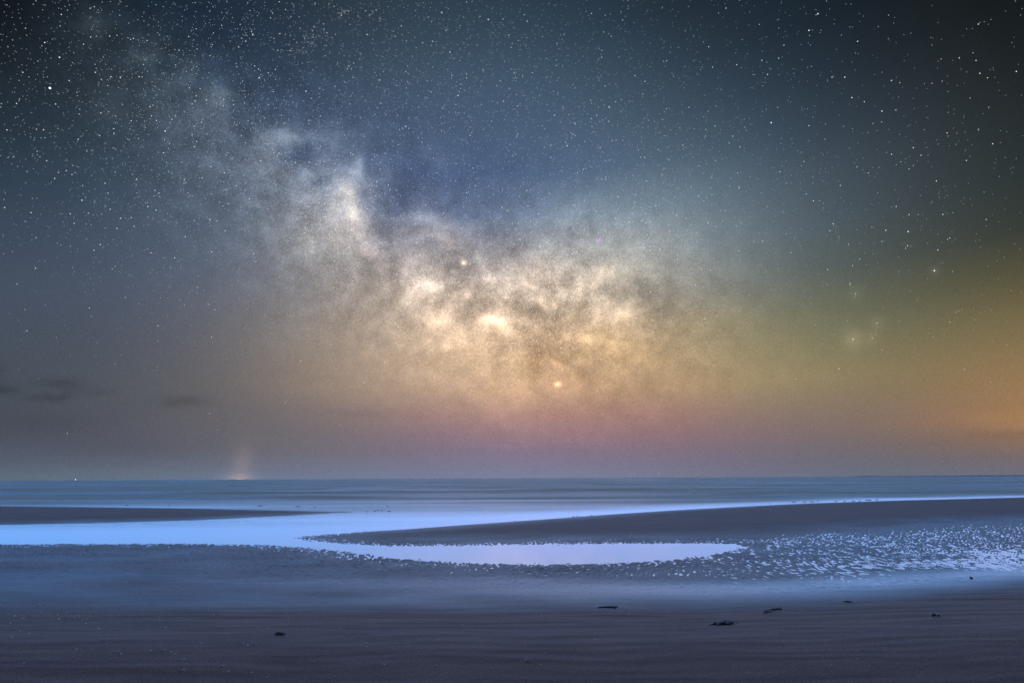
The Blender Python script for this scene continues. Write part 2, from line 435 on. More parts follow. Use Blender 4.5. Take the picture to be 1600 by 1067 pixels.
def water_material():
    mm, t, b = mat_nodes('sea_water')
    N = t.nodes; K = t.links
    at = N.new('ShaderNodeAttribute'); at.attribute_name = 'chop'
    b.inputs['Base Color'].default_value = (0.075, 0.070, 0.060, 1)
    b.inputs['IOR'].default_value = 1.5
    b.inputs['Specular Tint'].default_value = (0.58, 0.88, 1.0, 1)
    sl = N.new('ShaderNodeMapRange'); K.new(at.outputs['Fac'], sl.inputs[0]); sl.inputs[3].default_value = 0.55; sl.inputs[4].default_value = 0.085
    K.new(sl.outputs[0], b.inputs['Specular IOR Level'])
    rg = N.new('ShaderNodeMapRange'); K.new(at.outputs['Fac'], rg.inputs[0]); rg.inputs[3].default_value = 0.035; rg.inputs[4].default_value = 0.36
    K.new(rg.outputs[0], b.inputs['Roughness'])
    geo = N.new('ShaderNodeNewGeometry')
    mp = N.new('ShaderNodeMapping'); K.new(geo.outputs['Position'], mp.inputs[0]); mp.inputs['Scale'].default_value = (0.35, 1.0, 1)
    n = N.new('ShaderNodeTexNoise'); K.new(mp.outputs[0], n.inputs['Vector']); n.inputs['Scale'].default_value = 1.1; n.inputs['Detail'].default_value = 5
    bp = N.new('ShaderNodeBump'); K.new(n.outputs['Fac'], bp.inputs['Height']); bp.inputs['Distance'].default_value = 0.25
    st = N.new('ShaderNodeMath'); st.operation = 'MULTIPLY'; K.new(at.outputs['Fac'], st.inputs[0]); st.inputs[1].default_value = 0.8
    K.new(st.outputs[0], bp.inputs['Strength'])
    K.new(bp.outputs[0], b.inputs['Normal'])
    # broken, silty sea: bands of dull chop between slicks, long across the view
    m2 = N.new('ShaderNodeMapping'); K.new(geo.outputs['Position'], m2.inputs[0]); m2.inputs['Scale'].default_value = (0.016, 0.085, 1)
    ns = N.new('ShaderNodeTexNoise'); K.new(m2.outputs[0], ns.inputs['Vector']); ns.inputs['Scale'].default_value = 1.0; ns.inputs['Detail'].default_value = 5; ns.inputs['Roughness'].default_value = 0.6
    ns.inputs['Distortion'].default_value = 0.4
    ms = N.new('ShaderNodeMapRange'); K.new(ns.outputs['Fac'], ms.inputs[0]); ms.inputs[1].default_value = 0.40; ms.inputs[2].default_value = 0.60; ms.inputs[3].default_value = 0.12; ms.inputs[4].default_value = 0.92
    mf = N.new('ShaderNodeMath'); mf.operation = 'MULTIPLY'; K.new(ms.outputs[0], mf.inputs[0]); K.new(at.outputs['Fac'], mf.inputs[1])
    df = N.new('ShaderNodeBsdfDiffuse'); df.inputs[0].default_value = (0.70, 0.52, 0.35, 1)
    K.new(bp.outputs[0], df.inputs['Normal'])
    mixs = N.new('ShaderNodeMixShader'); K.new(mf.outputs[0], mixs.inputs[0]); K.new(b.outputs[0], mixs.inputs[1]); K.new(df.outputs[0], mixs.inputs[2])
    K.new(mixs.outputs[0], next(n for n in N if n.type == 'OUTPUT_MATERIAL').inputs[0])
    return mm


def plain(name, c0, c1, rough=0.7, scale=30, bump=0.3, dist=0.01):
    mm, t, b = mat_nodes(name)
    N = t.nodes; K = t.links
    tc = N.new('ShaderNodeTexCoord')
    n = N.new('ShaderNodeTexNoise'); K.new(tc.outputs['Object'], n.inputs['Vector']); n.inputs['Scale'].default_value = scale; n.inputs['Detail'].default_value = 4
    r = N.new('ShaderNodeValToRGB'); K.new(n.outputs['Fac'], r.inputs[0])
    r.color_ramp.elements[0].position = 0.35; r.color_ramp.elements[0].color = (*c0, 1)
    r.color_ramp.elements[1].position = 0.65; r.color_ramp.elements[1].color = (*c1, 1)
    K.new(r.outputs[0], b.inputs['Base Color'])
    b.inputs['Roughness'].default_value = rough
    bp = N.new('ShaderNodeBump'); K.new(n.outputs['Fac'], bp.inputs['Height']); bp.inputs['Strength'].default_value = bump; bp.inputs['Distance'].default_value = dist
    K.new(bp.outputs[0], b.inputs['Normal'])
    return mm


def lamp_mat(name, col, strength):
    mm, t, b = mat_nodes(name)
    b.inputs['Base Color'].default_value = (*col, 1)
    b.inputs['Emission Color'].default_value = (*col, 1)
    b.inputs['Emission Strength'].default_value = strength
    mm.cycles.emission_sampling = 'NONE'
    return mm


M_SAND = sand_material()
M_WATER = water_material()
M_WEED = plain('green_weed', (0.010, 0.022, 0.004), (0.06, 0.10, 0.012), 0.45, 40)
M_KELP = plain('dark_kelp', (0.006, 0.005, 0.003), (0.020, 0.016, 0.009), 0.5, 40)
M_SHELL = plain('shell', (0.86, 0.84, 0.80), (0.92, 0.91, 0.88), 0.12, 90, 0.1, 0.002)
M_SHELLY = plain('cream_shell', (0.45, 0.40, 0.22), (0.8, 0.78, 0.62), 0.4, 60)
M_STONE = plain('dark_stone', (0.012, 0.012, 0.013), (0.035, 0.033, 0.032), 0.6, 12)
M_HULL = plain('hull_paint', (0.03, 0.035, 0.045), (0.05, 0.055, 0.07), 0.5, 1)
M_LAND = plain('headland_turf', (0.03, 0.04, 0.04), (0.05, 0.06, 0.05), 0.9, 0.01)

# ------------------------------------------------------------------ sandbanks and beach: outlines in metres
Z = ground
main = [(-400, 853), (0, 851), (150, 849.5), (300, 849.5), (420, 852), (480, 856), (540, 863), (600, 871), (650, 876), (720, 880), (850, 882.5), (950, 881),
        (1050, 876), (1110, 868), (1150, 861), (1170, 855), (1150, 849.5), (1100, 848), (1000, 848.5), (850, 849.5), (700, 852), (640, 852.5), (590, 851.5),
        (540, 849), (500, 845.5), (478, 842), (464, 839.6), (490, 836.5), (560, 831), (640, 826), (720, 820), (850, 811), (950, 803.5), (1050, 797),
        (1150, 791.5), (1250, 786.5), (1400, 781.5), (1600, 776.5), (2000, 768)]
MAIN = [Z(*p) for p in main] + [(160, 60), (160, -60), (-160, -60), (-160, 14)]
LEFT = [Z(*p) for p in [(-900, 789), (-300, 789.5), (0, 790.5), (150, 792), (300, 794), (440, 797), (520, 799), (575, 799), (520, 801.5), (470, 804.5), (380, 809), (300, 813), (150, 817), (0, 820), (-300, 824), (-900, 834)]]
DRY = [Z(*p) for p in [(-500, 962), (0, 950), (300, 948), (600, 949), (900, 951), (1100, 946), (1250, 937.5), (1400, 926), (1600, 909), (1800, 890)]] + [(40, -60), (-40, -60)]
RIP = [Z(*p) for p in [(1060, 846), (1150, 836), (1250, 826), (1400, 815), (1600, 805), (1900, 792), (2100, 880), (1600, 907), (1400, 924), (1250, 934), (1100, 934), (950, 918), (800, 899), (620, 881), (700, 881), (850, 884), (1000, 881), (1110, 870), (1170, 855)]]
SLICK = [Z(*p) for p in [(250, 905), (560, 900), (800, 898), (1000, 906), (1200, 905), (1400, 893), (1600, 882), (1900, 870), (1900, 885), (1600, 909), (1400, 926), (1250, 937), (1100, 944), (900, 944), (700, 940), (560, 934), (250, 918)]]


def fields(X, Y):
    return [sdist(P, X, Y) for P in (MAIN, LEFT, DRY, RIP, SLICK)]


def land(X, Y, F=None):
    """height of the sand, and how wet it is"""
    s1, s2, dry, srip, sslick = F if F is not None else fields(X, Y)
    far = smooth(19, 26, Y)
    rip = smooth(-2.2, 2.0, srip + 0.7 * vnoise(X / 1.6, Y / 1.6, 73))
    # main bank: gentle rise from the waterline, nearly awash in the rippled flat
    reach = 7.0 - 3.6 * smooth(19, 24, Y)
    rise = np.where(s1 > 0, 0.002 + 0.085 * (1 - np.exp(-np.maximum(s1, 0) / reach)), -0.35 * (1 - np.exp(np.minimum(s1, 0) / 6.0)))
    rise = np.where(s1 > 0, rise * (1 - rip) + rip * (0.0046 + 0.003 * vnoise(X / 2.3, Y / 2.6, 71) - 0.0062 * smooth(-5.0, -1.2, dry) * smooth(3, 9, X) + 0.0075 * (1 - smooth(-1, 8, X)) + 0.012 * smooth(18, 26, Y)), rise)
    bank2 = np.where(s2 > 0, 0.16 * (1 - np.exp(-np.maximum(s2, 0) / 3.0)), -0.35 * (1 - np.exp(np.minimum(s2, 0) / 3.0)))
    h = np.maximum(rise, bank2)
    h = h + 0.10 * smooth(0, 4, dry) - 0.34 * smooth(7.0, 4.0, Y) - 0.02 * smooth(4.2, -20, Y)   # low crest and dip towards the viewer, shaped to darken the near sand
    # ripples
    wx = X + 0.22 * vnoise(X / 1.3, Y / 1.3, 5); wy = Y + 0.4 * vnoise(X / 1.6 + 9, Y / 1.6, 6)
    r1 = vnoise(wx / 0.064 + 0.4 * wy, wy / 0.24, 21); r2 = vnoise(wx / 0.25 + 4, wy / 0.75, 22); r3 = vnoise(wx / 0.06 - 0.5 * wy, wy / 0.2, 23)
    rp = 0.65 * r1 + 0.28 * r2 + 0.72 * r3
    near_pool = np.exp(-(s1 / 2.6) ** 2) * (1 - smooth(20.5, 23, Y))
    shore = np.clip(smooth(7.5, 11, Y) * (1 - smooth(18, 23, Y)) * 0.62 + near_pool * 0.5, 0, 1)
    amp = 0.021 * np.maximum(rip, shore) * (1 - smooth(-0.5, 0.4, dry)) * (1 - 0.52 * smooth(-4.2, -1.0, dry))
    h = h + amp * rp
    # low swash lines on the drier sand
    sx = X / 2.2 + 0.8 * vnoise(X / 5, Y / 2, 31); sy = (Y - 0.03 * X + 0.14 * vnoise(X / 1.5, Y / 0.7, 32)) / 0.15
    st = vnoise(sx, sy, 33) + 0.7 * vnoise(sx * 1.3 + 5, sy * 0.42, 34)
    h = h + 0.0062 * st * smooth(-0.4, 0.8, dry)
    h = h + 0.010 * fbm(X / 3.1, Y / 3.1, 41, 2) * smooth(-1, 2, dry) + 0.02 * fbm(X / 6, Y / 6, 42, 2) * far * smooth(0.5, 3, np.maximum(s1, s2))
    # wetness
    w = 1 - smooth(-0.25, 0.9, dry)
    slick = smooth(-1.2, 1.0, sslick) * (0.50 + 0.46 * smooth(-3, 8, X))
    w = w * (0.36 + 0.12 * fbm(X / 2.5, Y / 1.2, 51, 2))
    w = np.maximum(w, slick + 0.06 * st * (slick > 0.2))
    w = np.maximum(w, rip * 0.42 * (1 - smooth(-0.25, 0.6, dry)))
    bank = smooth(0.5, 2.5, np.maximum(s1, s2)) * smooth(17.5, 21, Y) * (1 - rip)
    w = w * (1 - bank * 0.92)
    w = np.maximum(w, 0.75 * np.exp(-np.abs(np.maximum(s1, s2)) / 0.5) * smooth(17, 20, Y))
    return h, np.clip(w, 0, 1)


NR, NC = 621, 1801
rows = 1.0 / np.linspace(1 / 3.6, 1 / 90.0, NR)
pre = np.array([-55.0, -30, -14, -6, -1.5, 1.5])
ally = np.concatenate([pre, rows])
half = np.where(ally < 3.6, 5.6 + (3.6 - ally) * 1.6, ally + 2.0) * 1.08
tcol = np.linspace(-1, 1, NC)
Yg = np.repeat(ally[:, None], NC, 1); Xg = half[:, None] * tcol[None, :]
# the outlines' distance fields on every 3rd row and column, then filled in between
nrow = len(ally)
ri = np.append(np.arange(0, nrow - 1, 2), nrow - 1); ci = np.append(np.arange(0, NC - 1, 4), NC - 1)
FG = []
for f in fields(Xg[np.ix_(ri, ci)], Yg[np.ix_(ri, ci)]):
    q = np.arange(NC); k = np.clip(np.searchsorted(ci, q, 'right') - 1, 0, len(ci) - 2); t = (q - ci[k]) / (ci[k + 1] - ci[k])
    f = f[:, k] * (1 - t) + f[:, k + 1] * t
    q = np.arange(nrow); k = np.clip(np.searchsorted(ri, q, 'right') - 1, 0, len(ri) - 2); t = ((q - ri[k]) / (ri[k + 1] - ri[k]))[:, None]
    FG.append(f[k] * (1 - t) + f[k + 1] * t)
Hg, Wg = land(Xg, Yg, FG)
co = np.stack([Xg, Yg, Hg], -1).reshape(-1, 3)


def grid_mesh(name, co, nr, nc, mat, attr, vals):
    idx = np.arange(nr * nc).reshape(nr, nc)
    f = np.stack([idx[:-1, :-1], idx[:-1, 1:], idx[1:, 1:], idx[1:, :-1]], -1).reshape(-1, 4)
    me = bpy.data.meshes.new(name)
    me.vertices.add(len(co)); me.vertices.foreach_set('co', co.astype(np.float32).ravel())
    me.loops.add(f.size); me.loops.foreach_set('vertex_index', f.astype(np.int32).ravel())
    me.polygons.add(len(f))
    me.polygons.foreach_set('loop_start', np.arange(0, f.size, 4, dtype=np.int32))
    me.polygons.foreach_set('loop_total', np.full(len(f), 4, dtype=np.int32))
    me.update(calc_edges=True)
    me.shade_smooth()
    a = me.attributes.new(attr, 'FLOAT', 'POINT'); a.data.foreach_set('value', vals.astype(np.float32).ravel())
    me.materials.append(mat)
    o = bpy.data.objects.new(name, me); COL.objects.link(o)
    return o


beach = grid_mesh('beach', co, nrow, NC, M_SAND, 'wet', Wg)
tag(beach, kind='structure', label='dark rippled tidal sand with banks and swash lines')

# ------------------------------------------------------------------ water
wr = np.concatenate([1.0 / np.linspace(1 / 6.0, 1 / 700.0, 520), [900, 1300, 2000, 3500, 7000, 15000, 35000, 70000]])
wc = np.linspace(-1, 1, 260)
Yw = np.repeat(wr[:, None], 260, 1); Xw = ((wr + 2.0) * 1.4)[:, None] * wc[None, :]
ms = sdist(MAIN, Xw, Yw)
chop = smooth(12, 60, Yw + 0.10 * Xw + 6 * vnoise(Xw / 30, Yw / 9, 61)) * (0.25 + 0.75 * smooth(0.2, 6.0, -ms))
swell = vnoise(Xw / 16 + 0.5 * vnoise(Xw / 40, Yw / 15, 62), Yw / 5.0, 63) + 0.8 * vnoise(Xw / 30 + 3, Yw / 12.0, 64)
swell = np.where(swell > 0, swell ** 1.5 * 1.6, swell * 0.5)
Hw = 0.13 * chop * swell * smooth(34, 60, Yw) * (1 - smooth(250, 600, Yw))
sea = grid_mesh('sea', np.stack([Xw, Yw, Hw], -1).reshape(-1, 3), len(wr), 260, M_WATER, 'chop', chop)
tag(sea, kind='structure', label='calm sea running into a still tidal pool')


# ------------------------------------------------------------------ finding a spot on the sand
def sand_at(px, py):
    z = 0.05
    for _ in range(6):
        x, y = ground(px, py, z)
        z = float(land(np.array([x]), np.array([y]))[0][0])
        z = max(z, 0.0)
    return Vector((x, y, z))


# ------------------------------------------------------------------ shells
def shell_mesh(name, mat, seed):
    r = random.Random(seed)
    bm = bmesh.new()
    n = 9
    rim = []; mid = []
    apex = bm.verts.new((0, -0.008, 0.0035))
    for k in range(n):
        a = math.radians(-20 + 220 * k / (n - 1))
        q = 0.011 * (1 + 0.12 * r.uniform(-1, 1))
        rim.append(bm.verts.new((math.cos(a) * q, math.sin(a) * q * 0.8, 0.0)))
        mid.append(bm.verts.new((math.cos(a) * q * 0.55, math.sin(a) * q * 0.45 - 0.002, 0.0058 + 0.0008 * (k % 2))))
    for k in range(n - 1):
        bm.faces.new((rim[k], rim[k + 1], mid[k + 1], mid[k]))
        bm.faces.new((mid[k], mid[k + 1], apex))
    bm.faces.new((rim[0], mid[0], apex)); bm.faces.new((rim[-1], apex, mid[-1]))
    bmesh.ops.recalc_face_normals(bm, faces=bm.faces)
    me = bpy.data.meshes.new(name); bm.to_mesh(me); bm.free()
    me.materials.append(mat)
    return me


SH = [shell_mesh('shell', M_SHELL, k) for k in range(3)]
spots = [(3, 938), (4, 947), (27, 948), (60, 945), (69, 944), (63, 956), (22, 962), (91, 966), (92, 967), (90, 980), (128, 969), (134, 974), (146, 972), (161, 969), (154, 982),
         (17, 996), (119, 1014), (185, 1017), (189, 1021), (235, 1016), (255, 1016), (274, 1021), (287, 1030), (286, 1046), (252, 951), (251, 956), (276, 952), (258, 980), (217, 972),
         (249, 970), (201, 986), (231, 986), (45, 990), (36, 966), (15, 973), (80, 974), (121, 961), (105, 958), (22, 982), (30, 986),
         (450, 964.5), (496, 963), (325, 951), (380, 1005), (387, 1008), (313, 1005), (348, 1040), (357, 1050), (392, 1051), (418, 1058), (571, 1005), (600, 1038), (682, 1040), (722, 976), (785, 966),
         (572, 1010), (655, 1018), (640, 1003), (806, 976), (874, 965), (911, 961), (1199.5, 944), (1361, 944), (1253, 954), (1260, 993.5), (1339, 1029), (1146, 1040), (930, 998), (897, 1052), (1015, 968), (1044, 956), (1504, 928), (1480, 935), (1420, 930)]
for k in range(60):
    spots.append((random.gauss(110, 110) % 520, 946 + abs(random.gauss(0, 14))))
for k in range(26):
    spots.append((random.uniform(0, 1600), random.uniform(945, 1040)))
for k, (px, py) in enumerate(spots):
    o = bpy.data.objects.new('shell_fragment', SH[k % 3])
    COL.objects.link(o)
    o.location = sand_at(px, py) - Vector((0, 0, 0.001))
    s = random.uniform(0.7, 1.3) if k > 55 else random.uniform(1.3, 1.9)
    o.scale = (s, s, s)
    o.rotation_euler = (random.uniform(-.25, .25), random.uniform(-.25, .25), random.uniform(0, 6.28))
    near = min(((math.hypot(px - a, (py - b) * 2), l, g) for a, b, l, g in (
        (438, 989, 'tiny white shell fragment on sand near the small olive seaweed hump', 'shell fragments near the olive hump'),
        (824, 1031, 'tiny white shell fragment on dark sand around the slender curved shell', 'shell fragments around the slender shell'),
        (1131, 974, 'tiny white shell fragment on sand near the long green seaweed heap', 'shell fragments near the green seaweed'),
        (1461, 961, 'tiny white shell fragment on sand near the cream broken shell', 'shell fragments near the broken shell'),
        (90, 975, 'tiny white shell fragment in the dense sprinkle far from any seaweed', 'dense sprinkle of shell fragments'))))
    tag(o, near[1], 'shell', near[2])


# ------------------------------------------------------------------ weed, sticks, stones
def blade(name, mat, parent, pts, width, thick=0.004):
    """a flat strap following pts, tapering to its tip, with real thickness"""
    vs, fs = [], []
    n = len(pts)
    for i, p in enumerate(pts):
        p = Vector(p)
        q = Vector(pts[min(i + 1, n - 1)]) - Vector(pts[max(i - 1, 0)])
        side = Vector((-q.y, q.x, 0)).normalized() if q.length > 1e-6 else Vector((0, 1, 0))
        t = i / (n - 1)
        w = width * (0.35 + 1.0 * math.sin(math.pi * min(1, t * 0.9 + 0.1)) ) * (1.0 if i % 2 else 0.82)
        for sgn, dz in ((-1, 0), (0, thick), (1, 0), (0, -thick * .5)):
            vs.append(p + side * (w * sgn * 0.5) + Vector((0, 0, dz)))
    for i in range(n - 1):
        a = i * 4; b = a + 4
        for j in range(4):
            fs.append((a + j, a + (j + 1) % 4, b + (j + 1) % 4, b + j))
    fs.append((0, 1, 2, 3)); e = (n - 1) * 4; fs.append((e + 3, e + 2, e + 1, e))
    return mesh_obj(name, vs, fs, mat, parent, True)


def weed_clump(px, py, length, height, nfr, mat, label, seed, turn=0.0, mat2=None):
    r = random.Random(seed)
    root = empty('seaweed_clump', sand_at(px, py), turn)
    tag(root, label, 'seaweed')
    for k in range(nfr):
        x0 = (r.random() - 0.5) * length * 0.75
        y0 = (r.random() - 0.5) * length * 0.28
        ln = length * r.uniform(0.22, 0.5); a = r.gauss(0, 0.5) + (math.pi if r.random() < .5 else 0)
        top = height * r.uniform(0.35, 1.0) * (1 - (abs(x0) / (length * .55)) ** 2)
        pts = []
        for i in range(7):
            t = i / 6
            pts.append((x0 + math.cos(a) * ln * (t - .3) + 0.01 * r.uniform(-1, 1), y0 + math.sin(a) * ln * t * .6 + 0.012 * r.uniform(-1, 1), max(0.002, top * math.sin(math.pi * (0.12 + 0.85 * t)) + 0.003 * r.uniform(-1, 1))))
        blade('frond', mat2 if (mat2 and k % 4 == 0) else mat, root, pts, r.uniform(0.014, 0.03))
    return root


weed_clump(1131, 974.5, 0.32, 0.030, 30, M_WEED, 'long flat heap of dark green seaweed lying on bare sand', 3, 0.28, M_KELP)
weed_clump(438, 991, 0.115, 0.026, 14, M_KELP, 'small dark hump of olive seaweed on sand below scattered shells', 5, 0.0, M_WEED)
weed_clump(1325, 940, 0.10, 0.02, 9, M_WEED, 'little pale green scrap of weed at the edge of the wet sheen', 8, 0.0, M_SHELLY)

st = empty('kelp_strand', sand_at(1205, 955), 0.0)
tag(st, 'thin dark strand of kelp lying crooked on sand beyond the green weed', 'seaweed')
P = [(-0.17, -0.14, .006), (-0.13, -0.08, .016), (-0.09, -0.06, .022), (-0.05, -0.02, .016), (0.02, 0.05, .016), (0.09, 0.09, .014), (0.15, 0.12, .010), (0.20, 0.12, .004)]
blade('stalk', M_KELP, st, P, 0.022, 0.010)
blade('frond', M_KELP, st, [(-0.18, -0.13, .004), (-0.14, -0.11, .012), (-0.10, -0.07, .018), (-0.06, -0.07, .012), (-0.03, -0.03, .006)], 0.045, 0.006)
blade('frond', M_KELP, st, [(0.04, 0.05, .006), (0.08, 0.10, .014), (0.13, 0.12, .010), (0.17, 0.15, .004)], 0.03, 0.005)

sk = empty('driftwood_stick', sand_at(949, 948.5), 0.0)
tag(sk, 'black sliver of driftwood lying where blue wet sand meets dry', 'driftwood')
blade('branch', M_KELP, sk, [(-0.13, -0.02, .002), (-0.07, 0.0, .004), (0.0, 0.01, .006), (0.06, 0.01, .006), (0.11, 0.02, .004), (0.15, 0.02, .002)], 0.045, 0.010)
blade('twig', M_KELP, sk, [(0.0, -0.03, .004), (0.05, -0.06, .008), (0.11, -0.07, .002)], 0.014, 0.006)

cs = empty('broken_shell', sand_at(1461, 962.5), 0.0)
tag(cs, 'cream broken shell with a black gap, resting on the right-hand dry sand'.replace('right-hand ', ''), 'shell')
for (x, y, s, rz, nm) in ((-0.022, 0.01, 2.4, 0.3, 'valve'), (0.045, 0.012, 1.5, 2.0, 'valve'), (0.010, -0.03, 1.2, 4.0, 'chip')):
    o = bpy.data.objects.new(nm, SH[0].copy()); o.data.materials[0] = M_SHELLY
    COL.objects.link(o); o.parent = cs; o.location = (x, y, 0.022); o.scale = (s, s, s * 1.3); o.rotation_euler = (0.5, 0, rz)
blade('weed_scrap', M_KELP, cs, [(-0.045, -0.01, .004), (-0.02, -0.012, .014), (0.01, -0.008, .020), (0.04, -0.01, .014), (0.06, 0.0, .004)], 0.035, 0.012)

rz_ = empty('razor_shell', sand_at(824, 1032), 0.0)
tag(rz_, 'slender curved white shell lying alone on the darkest near sand', 'shell')
blade('valve', M_SHELL, rz_, [(-0.035, -0.014, .006), (-0.02, -0.006, .012), (-0.002, 0.002, .015), (0.014, 0.003, .015), (0.03, 0.0, .012)], 0.016, 0.006)
blade('chip', M_SHELL, rz_, [(0.036, 0.010, .004), (0.043, 0.016, .008), (0.048, 0.02, .004)], 0.008, 0.004)


def lump(name, size, mat, seed, parent=None):
    r = random.Random(seed)
    bm = bmesh.new()
    bmesh.ops.create_icosphere(bm, subdivisions=2, radius=1.0)
    for v in bm.verts:
        k = 1 + 0.22 * math.sin(3.1 * v.co.x + seed) + 0.18 * math.cos(4.3 * v.co.y - seed) + r.uniform(-.07, .07)
        v.co = Vector((v.co.x * size[0] * k, v.co.y * size[1] * k, v.co.z * size[2] * k))
    return bm_obj(name, bm, mat, parent, True)


p = sand_at(1518, 903)
o = lump('pebble', (0.026, 0.022, 0.016), M_STONE, 2); o.location = p + Vector((0, 0, .006))
tag(o, 'single dark pebble standing in the bright blue wet sheen', 'pebble')
# dark stones and weed heaps strung along the waterlines of the two banks
k = 0
for (px, py, w) in [(1241, 784.3, 7), (1257, 784.2, 5), (1268, 783.8, 6), (1278, 783.4, 3), (1306, 783.2, 4), (1320, 783.2, 3), (1334, 782.6, 5), (1343, 782.4, 3), (1356, 781.0, 9), (1370, 780.6, 5), (1203, 786.8, 1.5), (1178, 787.5, 1.5)]:
    x, y = ground(px, py, 0.0)
    s = w * y / FPX / 2
    o = lump('waterline_stone', (s * .8, s * 1.1, 0.018), M_STONE, 10 + k); o.location = (x, y, 0.008); k += 1
    tag(o, 'low dark stone awash off the seaward edge of the long sandbank', 'stone', 'stones off the long sandbank')
for (px, py, w) in [(573, 799, 4), (586, 798.6, 5), (597, 797.5, 5), (608, 798.6, 5), (605, 790.4, 2), (590, 796.6, 4), (553, 795, 2.5), (538, 801, 2), (408, 790, 9), (466, 791.2, 8), (492, 792, 3), (72, 789, 2), (198, 789.2, 5), (265, 789.5, 3)]:
    x, y = ground(px, py, 0.0)
    s = w * y / FPX / 2
    o = lump('waterline_stone', (s * .8, s * 1.1, 0.016), M_STONE, 40 + k); o.location = (x, y, 0.008); k += 1
    tag(o, 'low dark stone awash off the flat sandbank across the channel', 'stone', 'stones off the flat sandbank')
for (px, py, w) in [(896, 806.8, 4), (902, 806, 3), (909, 807, 2), (924, 804.8, 2.5), (805, 813.6, 1.5)]:
    x, y = ground(px, py, 0.03)
    s = w * y / FPX / 2
    o = lump('bank_edge_stone', (s * .8, s * 1.2, 0.02), M_STONE, 70 + k); o.location = (x, y, 0.02); k += 1
    tag(o, 'small dark stone on the channel lip of the long sandbank', 'stone', 'stones on the channel lip')

# ------------------------------------------------------------------ far off
# a small vessel with its masthead light
d = ray(118, 749.8); R0 = 2600.0
bx, by = d.x / d.y * R0, R0
boat = empty('fishing_boat', (bx, by, 0), 0.2)
tag(boat, 'tiny boat on the horizon showing a single white light', 'boat')
bm = bmesh.new()
sec = [(-5, 1.2, 1.3), (-3, 1.7, 1.1), (1, 1.8, 1.1), (4, 1.2, 1.4), (5.8, 0.1, 1.8)]
rings = []
for (x, w, h) in sec:
    rings.append([bm.verts.new(v) for v in ((x, -w, h), (x, -w * .6, -.3), (x, w * .6, -.3), (x, w, h))])
for a, b in zip(rings, rings[1:]):
    for j in range(4):
        bm.faces.new((a[j], a[(j + 1) % 4], b[(j + 1) % 4], b[j]))
bm.faces.new(rings[0]); bm.faces.new(rings[-1])
bmesh.ops.recalc_face_normals(bm, faces=bm.faces)
bm_obj('hull', bm, M_HULL, boat)


def box_bm(x0, x1, y0, y1, z0, z1):
    bm = bmesh.new()
    bmesh.ops.create_cube(bm, size=1)
    for v in bm.verts:
        v.co = Vector((x0 if v.co.x < 0 else x1, y0 if v.co.y < 0 else y1, z0 if v.co.z < 0 else z1))
    return bm


bm_obj('wheelhouse', box_bm(-3.5, -1, -1, 1, 1.08, 3.0), M_HULL, boat)
bm_obj('mast', box_bm(-0.6, -0.45, -.08, .08, 1.09, 5.0), M_HULL, boat)
bm = bmesh.new(); bmesh.ops.create_icosphere(bm, subdivisions=2, radius=1.2)
o = bm_obj('lamp', bm, lamp_mat('boat_light', (1.0, 0.98, 0.9), 3.5), boat); o.location = (-0.5, 0, 5.4)

# lights of a harbour below the orange glow
d = ray(374, 747); R1 = 9000.0
hb = empty('distant_harbour', (d.x / d.y * R1, R1, 0), 0.0)
tag(hb, 'faint row of warm harbour lights on the horizon under an orange glow', 'harbour')
bm_obj('quay', box_bm(-150, 140, -10, 10, -1, 4.0), M_HULL, hb)
ml = lamp_mat('harbour_light', (1.0, 0.72, 0.45), 1.1)
for (x, s) in ((-110, 3.2), (-62, 4), (-30, 4.5), (0, 5.5), (22, 5), (52, 4.5), (92, 3)):
    bm = bmesh.new(); bmesh.ops.create_icosphere(bm, subdivisions=1, radius=s)
    o = bm_obj('lamp', bm, ml, hb); o.location = (x, 0, 9)

# low headland along the right of the horizon
vs, fs = [], []
R2 = 11000.0
n = 60
for i in range(n + 1):
    px = 1345 + i * 12
    d = ray(px, 744); x = d.x / d.y * R2
    hh = 3 + 16 * (1 - math.exp(-i / 14)) * (0.75 + 0.25 * math.sin(i * .9) * math.cos(i * .37 + 1)) + (6 if i in (1, 2) else 0)
    vs += [(x, R2 - 250, -1), (x, R2, hh), (x, R2 + 300, hh * .8), (x, R2 + 500, -1)]
for i in range(n):
    a = i * 4
    for j in range(3):
        fs.append((a + j, a + 4 + j, a + 5 + j, a + 1 + j))
o = mesh_obj('headland', vs, fs, M_LAND, None, True)
tag(o, kind='structure', label='low dark headland along the horizon')

# ------------------------------------------------------------------ stars
STAR_D = 60000.0
PX = STAR_D / FPX                                  # metres per photograph pixel at that distance


def star_density(px, py):
    b = math.exp(-((px - 250) ** 2) / (2 * 330 ** 2) - ((py - 110) ** 2) / (2 * 170 ** 2)) * 1.5
    b += math.exp(-((px - 640) ** 2) / (2 * 240 ** 2) - ((py - 90) ** 2) / (2 * 130 ** 2)) * 1.0
    b += 0.6 * math.exp(-((px - 700) ** 2) / (2 * 380 ** 2) - ((py - 280) ** 2) / (2 * 150 ** 2))
    b += 0.30
    b *= 1.0 if py < 330 else max(0.05, 1 - (py - 330) / 300)
    if py > 690: b = 0.0
    return b


